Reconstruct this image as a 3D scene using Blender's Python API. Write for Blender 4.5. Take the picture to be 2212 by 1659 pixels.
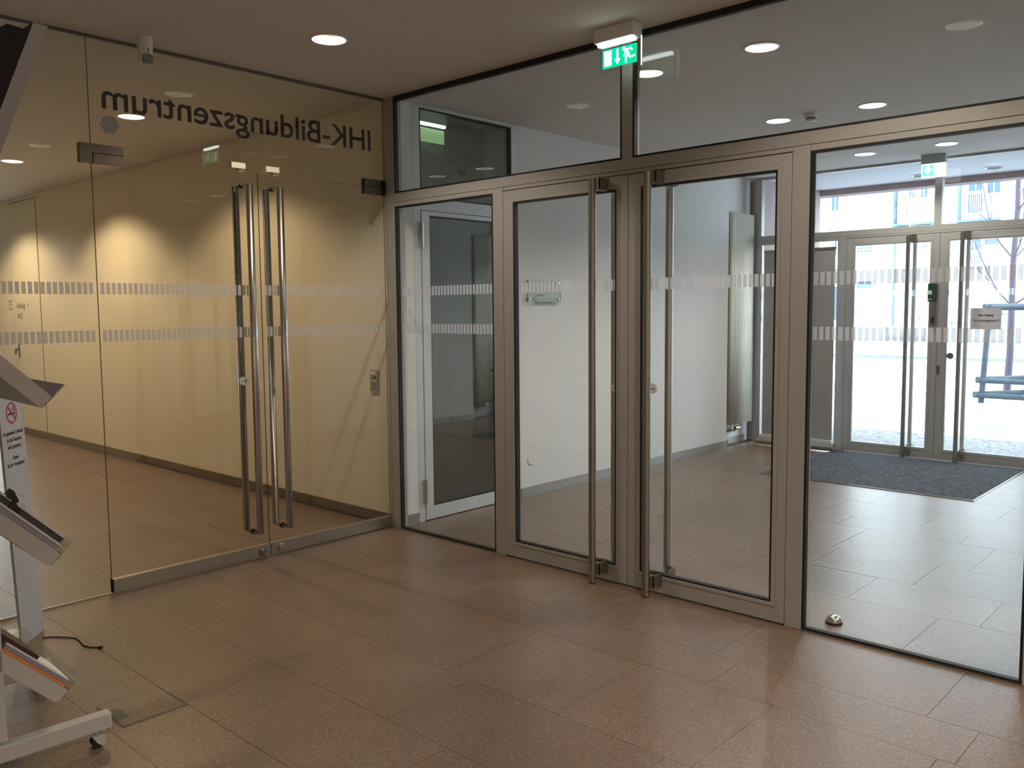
import bpy, bmesh, math, random
from mathutils import Vector, Matrix
R = random.Random(7)
for o in list(bpy.data.objects): bpy.data.objects.remove(o)
SC = bpy.context.scene
COL = SC.collection

# ---------------------------------------------------------------- camera, sky, exposure
cd = bpy.data.cameras.new('camera'); cam = bpy.data.objects.new('camera', cd); COL.objects.link(cam)
Mr = Matrix(((0.73601765, -0.05150301, 0.67500033),
             (0.67690835, 0.06858436, -0.73286511),
             (-0.0085497, 0.99631502, 0.08534212)))
cam.matrix_world = Matrix.Translation((4.79641, -3.91111, 1.54515)) @ Mr.to_4x4()
cd.sensor_fit = 'HORIZONTAL'; cd.sensor_width = 36.0; cd.lens = 36 * 1873.648 / 2212
cd.clip_start = 0.05; cd.clip_end = 300
SC.camera = cam
W = bpy.data.worlds.new('overcast_sky'); SC.world = W; W.use_nodes = True
WN = W.node_tree.nodes; WL = W.node_tree.links; WN.clear()
wo = WN.new('ShaderNodeOutputWorld'); wb = WN.new('ShaderNodeBackground')
wb.inputs[0].default_value = (0.74, 0.87, 1.0, 1); wb.inputs[1].default_value = 8.5
WL.new(wb.outputs[0], wo.inputs[0])
vs = SC.view_settings
vs.view_transform = 'Standard'; vs.look = 'None'; vs.exposure = 0.2; vs.gamma = 1.0; vs.use_curve_mapping = False
cy = SC.cycles
cy.max_bounces = 10; cy.diffuse_bounces = 4; cy.glossy_bounces = 6; cy.transmission_bounces = 6
cy.transparent_max_bounces = 24; cy.sample_clamp_indirect = 4.0; cy.sample_clamp_direct = 0
cy.caustics_reflective = False; cy.caustics_refractive = False; cy.use_denoising = True
cy.blur_glossy = 0.5

# ---------------------------------------------------------------- material helpers
def nt(name):
    m = bpy.data.materials.new(name); m.use_nodes = True
    n = m.node_tree.nodes; l = m.node_tree.links
    return m, n, l, n['Principled BSDF']
def mat(name, col, rough=.5, metal=0., spec=.5, bump=0., bscale=60., var=0., vscale=3., alpha=None, emit=None, es=0.):
    m, n, l, b = nt(name)
    b.inputs['Base Color'].default_value = (*col, 1); b.inputs['Roughness'].default_value = rough
    b.inputs['Metallic'].default_value = metal; b.inputs['Specular IOR Level'].default_value = spec
    g = n.new('ShaderNodeNewGeometry')
    if bump:
        t = n.new('ShaderNodeTexNoise'); t.inputs['Scale'].default_value = bscale; t.inputs['Detail'].default_value = 3
        l.new(g.outputs['Position'], t.inputs['Vector'])
        bp = n.new('ShaderNodeBump'); bp.inputs['Strength'].default_value = bump; bp.inputs['Distance'].default_value = .004
        l.new(t.outputs[0], bp.inputs['Height']); l.new(bp.outputs[0], b.inputs['Normal'])
    if var:
        t = n.new('ShaderNodeTexNoise'); t.inputs['Scale'].default_value = vscale; t.inputs['Detail'].default_value = 4
        l.new(g.outputs['Position'], t.inputs['Vector'])
        r = n.new('ShaderNodeValToRGB'); e = r.color_ramp.elements
        e[0].position = .3; e[1].position = .7
        e[0].color = (*[c * (1 - var) for c in col], 1); e[1].color = (*[min(1, c * (1 + var)) for c in col], 1)
        l.new(t.outputs[0], r.inputs[0]); l.new(r.outputs[0], b.inputs['Base Color'])
    if emit:
        b.inputs['Emission Color'].default_value = (*emit, 1); b.inputs['Emission Strength'].default_value = es
    return m
def glass(name, tint=(.97, .985, .975), rough=0.0, ior_f0=.04):
    m, n, l, b = nt(name); n.remove(b)
    g = n.new('ShaderNodeNewGeometry')
    d = n.new('ShaderNodeVectorMath'); d.operation = 'DOT_PRODUCT'
    l.new(g.outputs['Incoming'], d.inputs[0]); l.new(g.outputs['Normal'], d.inputs[1])
    def M(op, a, bb=None):
        x = n.new('ShaderNodeMath'); x.operation = op
        for i, v in enumerate((a, bb)):
            if v is None: continue
            if isinstance(v, (int, float)): x.inputs[i].default_value = v
            else: l.new(v, x.inputs[i])
        return x.outputs[0]
    a = M('ABSOLUTE', d.outputs['Value']); c = M('SUBTRACT', 1.0, a); p = M('POWER', c, 5.0)
    f = M('ADD', M('MULTIPLY', p, 1 - ior_f0), ior_f0)
    tr = n.new('ShaderNodeBsdfTransparent'); tr.inputs[0].default_value = (*tint, 1)
    gl = n.new('ShaderNodeBsdfGlossy'); gl.inputs['Roughness'].default_value = rough
    mx = n.new('ShaderNodeMixShader'); l.new(f, mx.inputs[0]); l.new(tr.outputs[0], mx.inputs[1]); l.new(gl.outputs[0], mx.inputs[2])
    l.new(mx.outputs[0], n['Material Output'].inputs[0])
    return m
def film(name, col, tr_fac):
    m, n, l, b = nt(name); n.remove(b)
    d = n.new('ShaderNodeBsdfDiffuse'); d.inputs[0].default_value = (*col, 1)
    t2 = n.new('ShaderNodeBsdfTranslucent'); t2.inputs[0].default_value = (*col, 1)
    a = n.new('ShaderNodeMixShader'); a.inputs[0].default_value = .5
    l.new(d.outputs[0], a.inputs[1]); l.new(t2.outputs[0], a.inputs[2])
    t = n.new('ShaderNodeBsdfTransparent')
    x = n.new('ShaderNodeMixShader'); x.inputs[0].default_value = tr_fac
    l.new(a.outputs[0], x.inputs[1]); l.new(t.outputs[0], x.inputs[2]); l.new(x.outputs[0], n['Material Output'].inputs[0])
    return m
def emis(name, col, s):
    m, n, l, b = nt(name); n.remove(b)
    e = n.new('ShaderNodeEmission'); e.inputs[0].default_value = (*col, 1); e.inputs[1].default_value = s
    l.new(e.outputs[0], n['Material Output'].inputs[0]); return m
def stone(name, base, rough):
    m, n, l, b = nt(name)
    g = n.new('ShaderNodeNewGeometry'); oi = n.new('ShaderNodeObjectInfo')
    v = n.new('ShaderNodeTexVoronoi'); v.inputs['Scale'].default_value = 230
    l.new(g.outputs['Position'], v.inputs['Vector'])
    sp = n.new('ShaderNodeSeparateColor'); l.new(v.outputs['Color'], sp.inputs[0])
    r = n.new('ShaderNodeValToRGB'); r.color_ramp.interpolation = 'CONSTANT'
    e = r.color_ramp.elements
    cs = [(0, .68), (.18, .93), (.45, 1.06), (.68, .82), (.86, 1.28), (.94, 1.75)]
    e[0].position = 0; e[0].color = (*[c * cs[0][1] for c in base], 1)
    e[1].position = cs[1][0]; e[1].color = (*[c * cs[1][1] for c in base], 1)
    for p, k in cs[2:]:
        q = e.new(p)
        q.color = (base[0] * k * (1.18 if k > 1.1 else 1), base[1] * k * (1.05 if k > 1.1 else 1), base[2] * k * (.8 if k > 1.1 else 1), 1)
    l.new(sp.outputs[0], r.inputs[0])
    mp = n.new('ShaderNodeMapRange'); mp.inputs[3].default_value = .955; mp.inputs[4].default_value = 1.045
    l.new(oi.outputs['Random'], mp.inputs[0])
    t = n.new('ShaderNodeTexNoise'); t.inputs['Scale'].default_value = 1.7; l.new(g.outputs['Position'], t.inputs['Vector'])
    m2 = n.new('ShaderNodeMapRange'); m2.inputs[1].default_value = .3; m2.inputs[2].default_value = .7
    m2.inputs[3].default_value = .9; m2.inputs[4].default_value = 1.1; l.new(t.outputs[0], m2.inputs[0])
    mm = n.new('ShaderNodeMath'); mm.operation = 'MULTIPLY'; l.new(mp.outputs[0], mm.inputs[0]); l.new(m2.outputs[0], mm.inputs[1])
    vm = n.new('ShaderNodeVectorMath'); vm.operation = 'SCALE'
    l.new(r.outputs[0], vm.inputs[0]); l.new(mm.outputs[0], vm.inputs['Scale']); l.new(vm.outputs[0], b.inputs['Base Color'])
    b.inputs['Roughness'].default_value = rough; b.inputs['Specular IOR Level'].default_value = 1.0
    tb = n.new('ShaderNodeTexNoise'); tb.inputs['Scale'].default_value = 70; tb.inputs['Detail'].default_value = 2
    l.new(g.outputs['Position'], tb.inputs['Vector'])
    bp = n.new('ShaderNodeBump'); bp.inputs['Strength'].default_value = .40; bp.inputs['Distance'].default_value = .003
    l.new(tb.outputs[0], bp.inputs['Height']); l.new(bp.outputs[0], b.inputs['Normal'])
    return m

MT = dict(
    stone=stone('brown_stone', (.165, .111, .082), .36),
    grout=mat('grout', (.085, .062, .046), .9),
    ceil=mat('ceiling_plaster', (.72, .69, .65), .9, bump=.5, bscale=190, var=.10, vscale=120),
    white=mat('white_paint', (.74, .74, .73), .85, bump=.08, bscale=120),
    cream=mat('cream_paint', (.82, .76, .62), .8, bump=.08, bscale=120),
    hallw=mat('warm_white_paint', (.82, .78, .72), .85, bump=.08, bscale=120),
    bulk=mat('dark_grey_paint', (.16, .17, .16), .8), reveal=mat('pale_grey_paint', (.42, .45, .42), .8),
    stopm=mat('highlight_steel', (.72, .62, .50), .5, metal=.3),  # stop blocks: warm highlights painted into the steel's base colour
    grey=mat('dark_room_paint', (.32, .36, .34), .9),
    base=mat('baseboard_metal', (.34, .32, .30), .38, metal=.55),
    basec=mat('baseboard_brown', (.16, .115, .07), .6),
    alu=mat('anodised_aluminium', (.41, .405, .385), .45, metal=.25, bump=.03, bscale=300),
    aluw=mat('light_aluminium', (.60, .63, .64), .45, metal=.25),
    steel=mat('brushed_steel', (.50, .475, .44), .28, metal=1., bump=.04, bscale=200),
    steeld=mat('satin_steel', (.33, .31, .285), .36, metal=1.), fit=mat('dark_fitting_steel', (.19, .165, .14), .45, metal=1.),
    black=mat('black_rubber', (.006, .006, .007), .6),
    glass=glass('clear_glass'), gtint=glass('tinted_glass', (.80, .88, .84), ior_f0=.17),
    gedge=mat('glass_edge', (.03, .06, .045), .3),
    film=film('frosted_film', (.74, .76, .82), .16),
    ink=mat('black_lettering', (.012, .013, .02), .5),
    plastic=mat('white_plastic', (.72, .72, .70), .45),
    lens=mat('grey_lens', (.22, .21, .21), .35),
    refl=mat('lamp_reflector', (.85, .85, .86), .18, metal=.85),
    lampw=emis('warm_lamp', (1, .82, .66), 9.), lampc=emis('cool_lamp', (.86, .93, 1), 10.),
    rad=mat('radiator_enamel', (.82, .79, .68), .35),
    brass=mat('valve_brass', (.42, .36, .22), .35, metal=.9),
    red=mat('red_print', (.55, .03, .05), .5),
    dkprint=mat('dark_print', (.05, .05, .06), .6),
    rack=mat('white_powder_coat', (.46, .45, .44), .45),
    acryl=glass('acrylic', (.93, .965, .96), ior_f0=.06),
    mat=mat('ribbed_mat', (.095, .108, .128), .95, bump=.6, bscale=130, var=.55, vscale=28),
    banner=mat('grey_banner_cloth', (.32, .31, .30), .8),
    paper=mat('paper', (.72, .72, .78), .8),
    cobble=None, asphalt=mat('pale_asphalt', (.50, .51, .54), .7, var=.12, vscale=1.2, bump=.2, bscale=30),
    pave=mat('pale_pavement', (.20, .21, .235), .5, var=.35, vscale=.9, bump=.2, bscale=20),
    kerb=mat('kerb_stone', (.055, .07, .10), .7),
    render=mat('pale_render', (.80, .78, .76), .9, var=.05, vscale=.3),
    brick=mat('red_brown_render', (.42, .32, .31), .85, bump=.3, bscale=40, var=.08, vscale=5),
    pane=mat('blue_window', (.05, .10, .17), .2),
    blue_glare=mat('glare_lifted_blue', (.13, .18, .25), .7),  # darker house parts, colour lifted to imitate veiling glare
    orange=mat('flower_box', (.60, .25, .15), .7),
    bark_glare=mat('glare_tree_bark', (.42, .40, .46), .9),  # far tree's bark, lightened so outdoor glare sits in the colour
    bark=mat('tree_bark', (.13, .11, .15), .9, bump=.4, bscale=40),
    wood_glare=mat('glare_wood', (.45, .50, .60), .8),  # far support's wood, glare painted into a paler blue tone
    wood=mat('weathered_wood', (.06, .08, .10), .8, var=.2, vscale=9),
    hedge=mat('hedge_leaves', (.20, .29, .30), .9),
    soffit=mat('soffit_paint', (.74, .78, .82), .8),
    greenl=emis('exit_green', (.0, .62, .30), 1.15), whitel=emis('exit_white', (1, 1, 1), 1.5),
    greenf=emis('exit_pale_green', (.22, .90, .72), 1.2), tube=emis('exit_tube', (.93, 1, .97), 9.),
    greenback=mat('sign_back', (.45, .62, .38), .5, emit=(.45, .75, .35), es=.35),
    greenbox=mat('green_label', (.006, .05, .038), .5), led=mat('dark_grey', (.10, .10, .10), .5),
    black2=mat('black_board', (.012, .012, .018), .8),
    bluepr=mat('blue_print', (.28, .28, .38), .4), orpr=mat('orange_print', (.62, .25, .10), .4),
    yelpr=mat('yellow_print', (.70, .55, .25), .4), dkcov=mat('maroon_cover', (.05, .015, .025), .35),
    pages=mat('white_pages', (.75, .74, .76), .7), redcov=mat('red_cover', (.30, .06, .10), .4),
)
def cobble():
    m, n, l, b = nt('small_cobbles')
    g = n.new('ShaderNodeNewGeometry'); v = n.new('ShaderNodeTexVoronoi'); v.feature = 'DISTANCE_TO_EDGE'
    v.inputs['Scale'].default_value = 10; l.new(g.outputs['Position'], v.inputs['Vector'])
    r = n.new('ShaderNodeValToRGB'); r.color_ramp.elements[0].color = (.05, .05, .07, 1); r.color_ramp.elements[1].color = (.20, .20, .22, 1)
    r.color_ramp.elements[0].position = .02; r.color_ramp.elements[1].position = .12
    l.new(v.outputs[0], r.inputs[0]); l.new(r.outputs[0], b.inputs['Base Color']); b.inputs['Roughness'].default_value = .7
    bp = n.new('ShaderNodeBump'); bp.inputs['Strength'].default_value = .5; bp.inputs['Distance'].default_value = .02
    l.new(v.outputs[0], bp.inputs['Height']); l.new(bp.outputs[0], b.inputs['Normal'])
    return m
MT['cobble'] = cobble()

# ---------------------------------------------------------------- mesh helpers
class MB:
    def __init__(s): s.v = []; s.f = []; s.mi = []; s.sm = []
    def add(s, vs, fs, mi=0, smooth=False):
        k = len(s.v); s.v += [tuple(v) for v in vs]
        for f in fs: s.f.append([k + i for i in f]); s.mi.append(mi); s.sm.append(smooth)
        return s
    def box(s, x0, x1, y0, y1, z0, z1, mi=0):
        x0, x1 = min(x0, x1), max(x0, x1); y0, y1 = min(y0, y1), max(y0, y1); z0, z1 = min(z0, z1), max(z0, z1)
        return s.add([(x0,y0,z0),(x1,y0,z0),(x1,y1,z0),(x0,y1,z0),(x0,y0,z1),(x1,y0,z1),(x1,y1,z1),(x0,y1,z1)],
                     [(0,3,2,1),(4,5,6,7),(0,1,5,4),(1,2,6,5),(2,3,7,6),(3,0,4,7)], mi)
    def tube(s, pts, r, seg=16, cap=True, mi=0, r2=None):
        pts = [Vector(p) for p in pts]; n = len(pts); vs = []
        for i, p in enumerate(pts):
            d = (pts[min(i+1, n-1)] - pts[max(i-1, 0)]).normalized()
            up = Vector((0, 0, 1)) if abs(d.z) < .9 else Vector((1, 0, 0))
            a = d.cross(up).normalized(); b = d.cross(a).normalized()
            rr = r if r2 is None else r + (r2 - r) * i / max(1, n - 1)
            if 0 < i < n - 1:
                c = (pts[i+1]-p).normalized().dot((p-pts[i-1]).normalized()); rr_ = rr / max(.5, math.sqrt(max(.25, (1 + c) / 2)))
            else: rr_ = rr
            for k in range(seg):
                t = 2 * math.pi * k / seg; vs.append(p + a * math.cos(t) * rr_ + b * math.sin(t) * rr_)
        fs = []
        for i in range(n - 1):
            for k in range(seg):
                k2 = (k + 1) % seg; fs.append((i*seg+k, i*seg+k2, (i+1)*seg+k2, (i+1)*seg+k))
        s.add(vs, fs, mi, True)
        if cap:
            s.add(vs[:seg], [tuple(reversed(range(seg)))], mi); s.add(vs[-seg:], [tuple(range(seg))], mi)
        return s
    def lathe(s, prof, c=(0,0,0), seg=32, mi=0, axis='z', cap=True):
        vs = []
        for r, h in prof:
            for k in range(seg):
                t = 2 * math.pi * k / seg; x, y, z = r*math.cos(t), r*math.sin(t), h
                if axis == 'x': x, y, z = z, x, y
                elif axis == 'y': x, y, z = x, z, -y
                vs.append((c[0]+x, c[1]+y, c[2]+z))
        fs = []
        for i in range(len(prof) - 1):
            for k in range(seg):
                k2 = (k + 1) % seg; fs.append((i*seg+k, i*seg+k2, (i+1)*seg+k2, (i+1)*seg+k))
        s.add(vs, fs, mi, True)
        if cap and prof[0][0] > 1e-6: s.add(vs[:seg], [tuple(reversed(range(seg)))], mi)
        if cap and prof[-1][0] > 1e-6: s.add(vs[-seg:], [tuple(range(seg))], mi)
        return s
    def prism(s, poly, a0, a1, axis, mi=0):
        # poly: 2-D points; axis 'x': (y,z), 'y': (x,z), 'z': (x,y)
        def P(p, a): return {'x': (a, p[0], p[1]), 'y': (p[0], a, p[1]), 'z': (p[0], p[1], a)}[axis]
        n = len(poly); vs = [P(p, a0) for p in poly] + [P(p, a1) for p in poly]
        fs = [tuple(range(n)), tuple(range(2*n-1, n-1, -1))] + [(i, i+n, (i+1) % n + n, (i+1) % n) for i in range(n)]
        return s.add(vs, fs, mi)
    def build(s, name, m, parent=None, bevel=0, local=False, off=None):
        me = bpy.data.meshes.new(name)
        o0 = Vector((0, 0, 0))
        if parent is not None and not local:
            p = parent
            while p is not None: o0 += Vector(p.location); p = p.parent
        if off is not None: o0 += Vector(off)
        vs = [tuple(Vector(v) - o0) for v in s.v] if o0.length > 0 else s.v
        me.from_pydata(vs, [], s.f)
        ms = m if isinstance(m, (list, tuple)) else [m]
        for q in ms: me.materials.append(q if not isinstance(q, str) else MT[q])
        me.polygons.foreach_set('material_index', s.mi); me.polygons.foreach_set('use_smooth', s.sm)
        bm = bmesh.new(); bm.from_mesh(me); bmesh.ops.recalc_face_normals(bm, faces=bm.faces); bm.to_mesh(me); bm.free()
        me.update()
        o = bpy.data.objects.new(name, me); COL.objects.link(o)
        if parent is not None: o.parent = parent
        if off is not None: o.location = off
        if bevel:
            b = o.modifiers.new('bevel', 'BEVEL'); b.width = bevel; b.segments = 2; b.limit_method = 'ANGLE'; b.harden_normals = False
        return o
def tag(o, label, cat, group=None, kind=None):
    o['label'] = label; o['category'] = cat
    if group: o['group'] = group
    if kind: o['kind'] = kind
    return o
def empty(name, loc=(0,0,0), rz=0.):
    o = bpy.data.objects.new(name, None); COL.objects.link(o); o.location = loc; o.rotation_euler = (0, 0, rz); o.empty_display_size = .1
    return o
def thing(name, loc, label, cat, group=None, kind=None, rz=0.): return tag(empty(name, loc, rz), label, cat, group, kind)
S = 'structure'
def solid(name, label, cat, m, *boxes, **k):
    mb = MB()
    for b in boxes: mb.box(*b)
    return tag(mb.build(name, m, **k), label, cat, kind=S)
def copy_tree(o, parent=None):
    c = o.copy(); COL.objects.link(c)
    if parent is not None: c.parent = parent
    for ch in list(o.children): copy_tree(ch, c)
    return c
def text_mesh(name, body, m, parent, size, extrude=.0006, align='CENTER', world=None, fit=None, bold=0.):
    cu = bpy.data.curves.new(name, 'FONT'); cu.body = body; cu.size = size; cu.extrude = extrude; cu.align_x = align
    cu.offset = bold
    t = bpy.data.objects.new(name, cu); COL.objects.link(t)
    dg = bpy.context.evaluated_depsgraph_get(); me = bpy.data.meshes.new_from_object(t.evaluated_get(dg))
    bpy.data.objects.remove(t)
    if fit:
        xs = [v.co.x for v in me.vertices]; w = max(xs) - min(xs); cx = (max(xs) + min(xs)) / 2
        for v in me.vertices: v.co.x = (v.co.x - cx) * fit / w
    me.transform(world); me.materials.clear(); me.materials.append(MT[m])
    o = bpy.data.objects.new(name, me); COL.objects.link(o)
    if parent is not None: o.parent = parent
    return o
def basis(o, x, y):
    x = Vector(x).normalized(); y = Vector(y).normalized(); z = x.cross(y)
    return Matrix(((x.x, y.x, z.x, o[0]), (x.y, y.y, z.y, o[1]), (x.z, y.z, z.z, o[2]), (0, 0, 0, 1)))

H = 3.0
# ---------------------------------------------------------------- floor with separate slabs
floor = tag(MB().box(-13, 7.6, -5.7, 5.4, -.12, -.004).build('floor', 'grout'),
            'brown speckled stone floor running through all rooms', 'floor', kind=S)
rows = [-5.535, -5.08, -4.47, -4.17, -3.715, -3.26, -2.65, -2.352, -1.905, -1.447, -.835, -.537, 0, .607, 1.063, 1.53, 2.14, 2.446, 2.96, 3.50, 3.97, 4.43, 4.88, 5.33]
known = {-.537: [3.80], -.835: [3.985], -1.447: [.28], -1.905: [.755, 2.28], -2.352: [1.12, .25], 0: [3.51], .607: [3.045, 3.69],
         1.063: [3.235], 1.53: [2.59, 3.395], 2.14: [3.175], 2.446: [2.13, 2.84]}
tiles = {}; NT = []
def tile(x0, x1, y0, y1):
    w, d = round(x1 - x0, 3), round(y1 - y0, 3); g = .0010; NT.append(1)
    key = (w, d)
    if key not in tiles:
        o = MB().box(-w/2+g, w/2-g, -d/2+g, d/2-g, -.0035, 0).build('tile', 'stone', floor)
        tiles[key] = o
    else:
        o = tiles[key].copy(); COL.objects.link(o)
    o.location = ((x0+x1)/2, (y0+y1)/2, R.uniform(-.0003, .0003))
for i in range(len(rows) - 1):
    y0, y1 = rows[i], rows[i+1]
    lo, hi = (-8.4, 7.4) if y1 <= 0.001 else (.07, 4.03)
    if y1 < -3.2: lo = 0.0
    js = sorted(known.get(y0, [R.uniform(1, 3)]))
    full = [js[0]]
    L = [.9, .6, .8, .7, .95]
    while full[0] > lo + .25: full.insert(0, round(full[0] - R.choice(L), 3))
    for j in js[1:]:
        while j - full[-1] > 1.05: full.append(round(full[-1] + (j - full[-1]) / math.ceil((j - full[-1]) / .9), 3))
        full.append(j)
    while full[-1] < hi - .25: full.append(round(full[-1] + R.choice(L), 3))
    full = [lo] + [q_ for q_ in full if q_ > lo + .12]
    full[-1] = min(full[-1], hi) if full[-1] > hi else full[-1]
    if full[-1] < hi: full.append(hi)
    full = sorted(set(full))
    for a, b in zip(full, full[1:]):
        if b - a > .03: tile(a, b, y0, y1)

# ---------------------------------------------------------------- ceiling with holes for the recessed lamps
LAMPS = [  # x, y, kind, watts
    (.84, -1.04, 'w'), (3.39, -1.03, 'w'), (-1.73, -.97, 'k'), (-4.40, -.93, 'k'), (-7.02, -.93, 'k'),
    (1.69, .73, 'c'), (2.45, .725, 'c'), (1.65, 2.6, 'c'), (2.373, 2.6, 'c'), (1.573, 4.59, 'c'), (2.298, 4.595, 'c'),
    (5.34, 1.7, 's'), (6.05, 1.7, 's'),
    (5.94, -1.03, 'h'), (5.94, -3.62, 'h')]  # kind h: unseen lamps added to lift the hall's ambient light
def slab_with_holes(name, m, box, holes, r):
    o = MB().box(*box).build(name, m)
    cb = MB()
    for x, y in holes:
        cb.lathe([(r, H - .2), (r, H + .16)], (x, y, 0), 32)
    c = cb.build('cut', m)
    md = o.modifiers.new('b', 'BOOLEAN'); md.operation = 'DIFFERENCE'; md.object = c; md.solver = 'EXACT'
    dg = bpy.context.evaluated_depsgraph_get(); me = bpy.data.meshes.new_from_object(o.evaluated_get(dg))
    o.modifiers.clear(); o.data = me; bpy.data.objects.remove(c)
    return o
ceil = tag(slab_with_holes('ceiling', 'ceil', (-13, 7.6, -5.7, 5.42, H, H + .14), [(l[0], l[1]) for l in LAMPS], .0905),
           'matt grey beige plaster ceiling over hall, corridor and lobby', 'ceiling', kind=S)
tag(MB().box(-13.2, 7.8, -5.9, 5.46, H + .30, H + .45).build('ceiling_slab', 'grout'), 'concrete slab hidden above the plaster ceiling', 'ceiling', kind=S)
soff = tag(slab_with_holes('soffit', 'soffit', (-1.2, 5.3, 5.42, 6.86, H, H + .14), [(2.229, 6.418), (1.483, 6.423)], .0905),
           'pale blue lit soffit outside over the street doors', 'ceiling', kind=S)

# ---------------------------------------------------------------- walls
def wall(name, label, m, *b): return solid(name, label, 'wall', m, *b)
wall('wall_corridor', 'long cream corridor wall behind the left glass doors', 'cream', (-8.3, -.002, .05, .2, 0, H))
wall('wall_corridor_return', 'cream end of the corridor wall turning back', 'cream', (-8.3, -8.15, .2, 1.6, 0, H), (-13, -8.15, 1.6, 1.75, 0, H))
wall('wall_corridor_south', 'cream wall on the near side of the corridor, out of view', 'cream', (-13, -.02, -3.55, -3.4, 0, H))
wall('wall_corridor_end', 'cream end wall of the corridor with a bright opening', 'cream',
     (-13.1, -13, -3.55, -.2, 0, H), (-13.1, -13, 1.3, 1.75, 0, H), (-13.1, -13, -.2, 1.3, 2.3, H), (-13.1, -13, -.2, 1.3, 0, .1))
wall('wall_hall_left', 'wall beyond the left glass panel behind the brochure stand', 'cream', (-.15, 0, -5.7, -3.4, 0, H))
wall('wall_hall_back', 'hall wall behind the camera', 'hallw', (0, 7.6, -5.7, -5.55, 0, H))
wall('wall_hall_right', 'hall wall right of the camera', 'hallw', (7.45, 7.6, -5.55, 4.0, 0, H))
wall('wall_hall_front', 'wall continuing the glass front to the right', 'hallw', (4.105, 7.45, 0, .15, 0, H))
wall('wall_lobby_left', 'white lobby wall with sign plate and radiator', 'white', (-.08, .07, 1.312, 4.73, 0, H), (-.08, .07, .062, .205, 0, H))
wall('wall_lobby_niche', 'recessed white wall behind the tall radiator', 'white', (-.08, -.03, 4.73, 5.40, 0, H))
wall('wall_lobby_right', 'white right hand lobby wall seen only in reflections', 'white', (4.03, 4.18, 1.312, 4.73, 0, H), (4.03, 4.18, .062, .205, 0, H))
wall('wall_lobby_niche_right', 'recessed white wall behind the mirrored radiator', 'white', (4.13, 4.18, 4.73, 5.40, 0, H))
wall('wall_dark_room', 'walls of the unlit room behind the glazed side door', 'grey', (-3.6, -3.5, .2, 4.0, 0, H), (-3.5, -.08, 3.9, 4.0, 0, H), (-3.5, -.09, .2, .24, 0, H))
wall('wall_side_room', 'white walls of the lit room right of the lobby', 'white', (4.18, 7.45, 3.9, 4.0, 0, H))
wall('wall_outer_left', 'red brown outer wall beside the street entrance', 'brick', (-1.2, .1, 5.45, 6.86, 0, H), (-1.2, .173, 6.60, 6.86, 0, H))
wall('wall_outer_right', 'red brown outer wall right of the street entrance', 'brick', (4.0, 5.3, 5.45, 6.86, 0, H))
wall('wall_outer_beam', 'reddish beam over the street entrance', 'brick', (-1.2, 5.3, 6.86, 7.10, 2.93, 6.5), (-13.2, -1.2, 5.45, 5.7, -.1, 6.5), (5.3, 9, 5.45, 5.7, -.1, 6.5))
wall('wall_outer_top', 'outer wall above the lobby roof', 'brick', (-13.2, 9, 5.46, 5.7, H + .14, 6.5))

def board(name, label, m, *b): return solid(name, label, 'baseboard', m, *b)
board('baseboard_corridor', 'dark brown baseboard of the cream corridor wall', 'basec', (-8.3, -.02, .036, .05, 0, .075))
board('baseboard_lobby_left', 'brushed metal baseboard of the white lobby wall', 'base', (.07, .082, 1.312, 4.742, 0, .075), (-.03, .082, 4.73, 4.742, 0, .075), (-.03, -.018, 4.742, 5.32, 0, .075), (.07, .082, .062, .205, 0, .075))
board('baseboard_lobby_right', 'metal baseboard of the right lobby wall', 'base', (4.018, 4.03, 1.312, 4.742, 0, .075), (4.118, 4.13, 4.742, 5.32, 0, .075))

# ---------------------------------------------------------------- glazing helpers
def pane_y(name, x0, x1, z0, z1, y, parent, t=.008, m='glass'):
    mb = MB().box(x0, x1, y, y + t, z0, z1)
    mb.mi = [1, 1, 0, 1, 0, 1]
    return mb.build(name, [MT[m], MT['gedge']], parent)
def pane_x(name, y0, y1, z0, z1, x, parent, t=.010, m='glass'):
    mb = MB().box(x, x + t, y0, y1, z0, z1)
    mb.mi = [1, 1, 1, 0, 1, 0]
    return mb.build(name, [MT[m], MT['gedge']], parent)
def ring(mb, x0, x1, z0, z1, w, y0, y1, mi=0):
    mb.box(x0, x0 + w, y0, y1, z0, z1, mi); mb.box(x1 - w, x1, y0, y1, z0, z1, mi)
    mb.box(x0 + w, x1 - w, y0, y1, z0, z0 + w, mi); mb.box(x0 + w, x1 - w, y0, y1, z1 - w, z1, mi)
    return mb
def ring_x(mb, y0, y1, z0, z1, w, x0, x1):
    mb.box(x0, x1, y0, y0 + w, z0, z1); mb.box(x0, x1, y1 - w, y1, z0, z1)
    mb.box(x0, x1, y0 + w, y1 - w, z0, z0 + w); mb.box(x0, x1, y0 + w, y1 - w, z1 - w, z1)
    return mb
def band_y(parent, x0, x1, y, z, phase=.1412, ph=None):
    mb = MB(); k = math.ceil((x0 - phase) / .03)
    while phase + k * .03 + .02 < x1:
        x = phase + k * .03; mb.add([(x, y, z), (x+.0205, y, z), (x+.0205, y, z+.062), (x, y, z+.062)], [(0,1,2,3)]); k += 1
    return mb.build('frosted_band', 'film', parent)
def band_x(parent, y0, y1, x, z):
    mb = MB(); k = math.ceil((y0 + 2.44) / .03)
    while -2.44 + k * .03 + .02 < y1:
        y = -2.44 + k * .03; mb.add([(x, y, z), (x, y+.0205, z), (x, y+.0205, z+.062), (x, y, z+.062)], [(0,1,2,3)]); k += 1
    return mb.build('frosted_band', 'film', parent)

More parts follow.
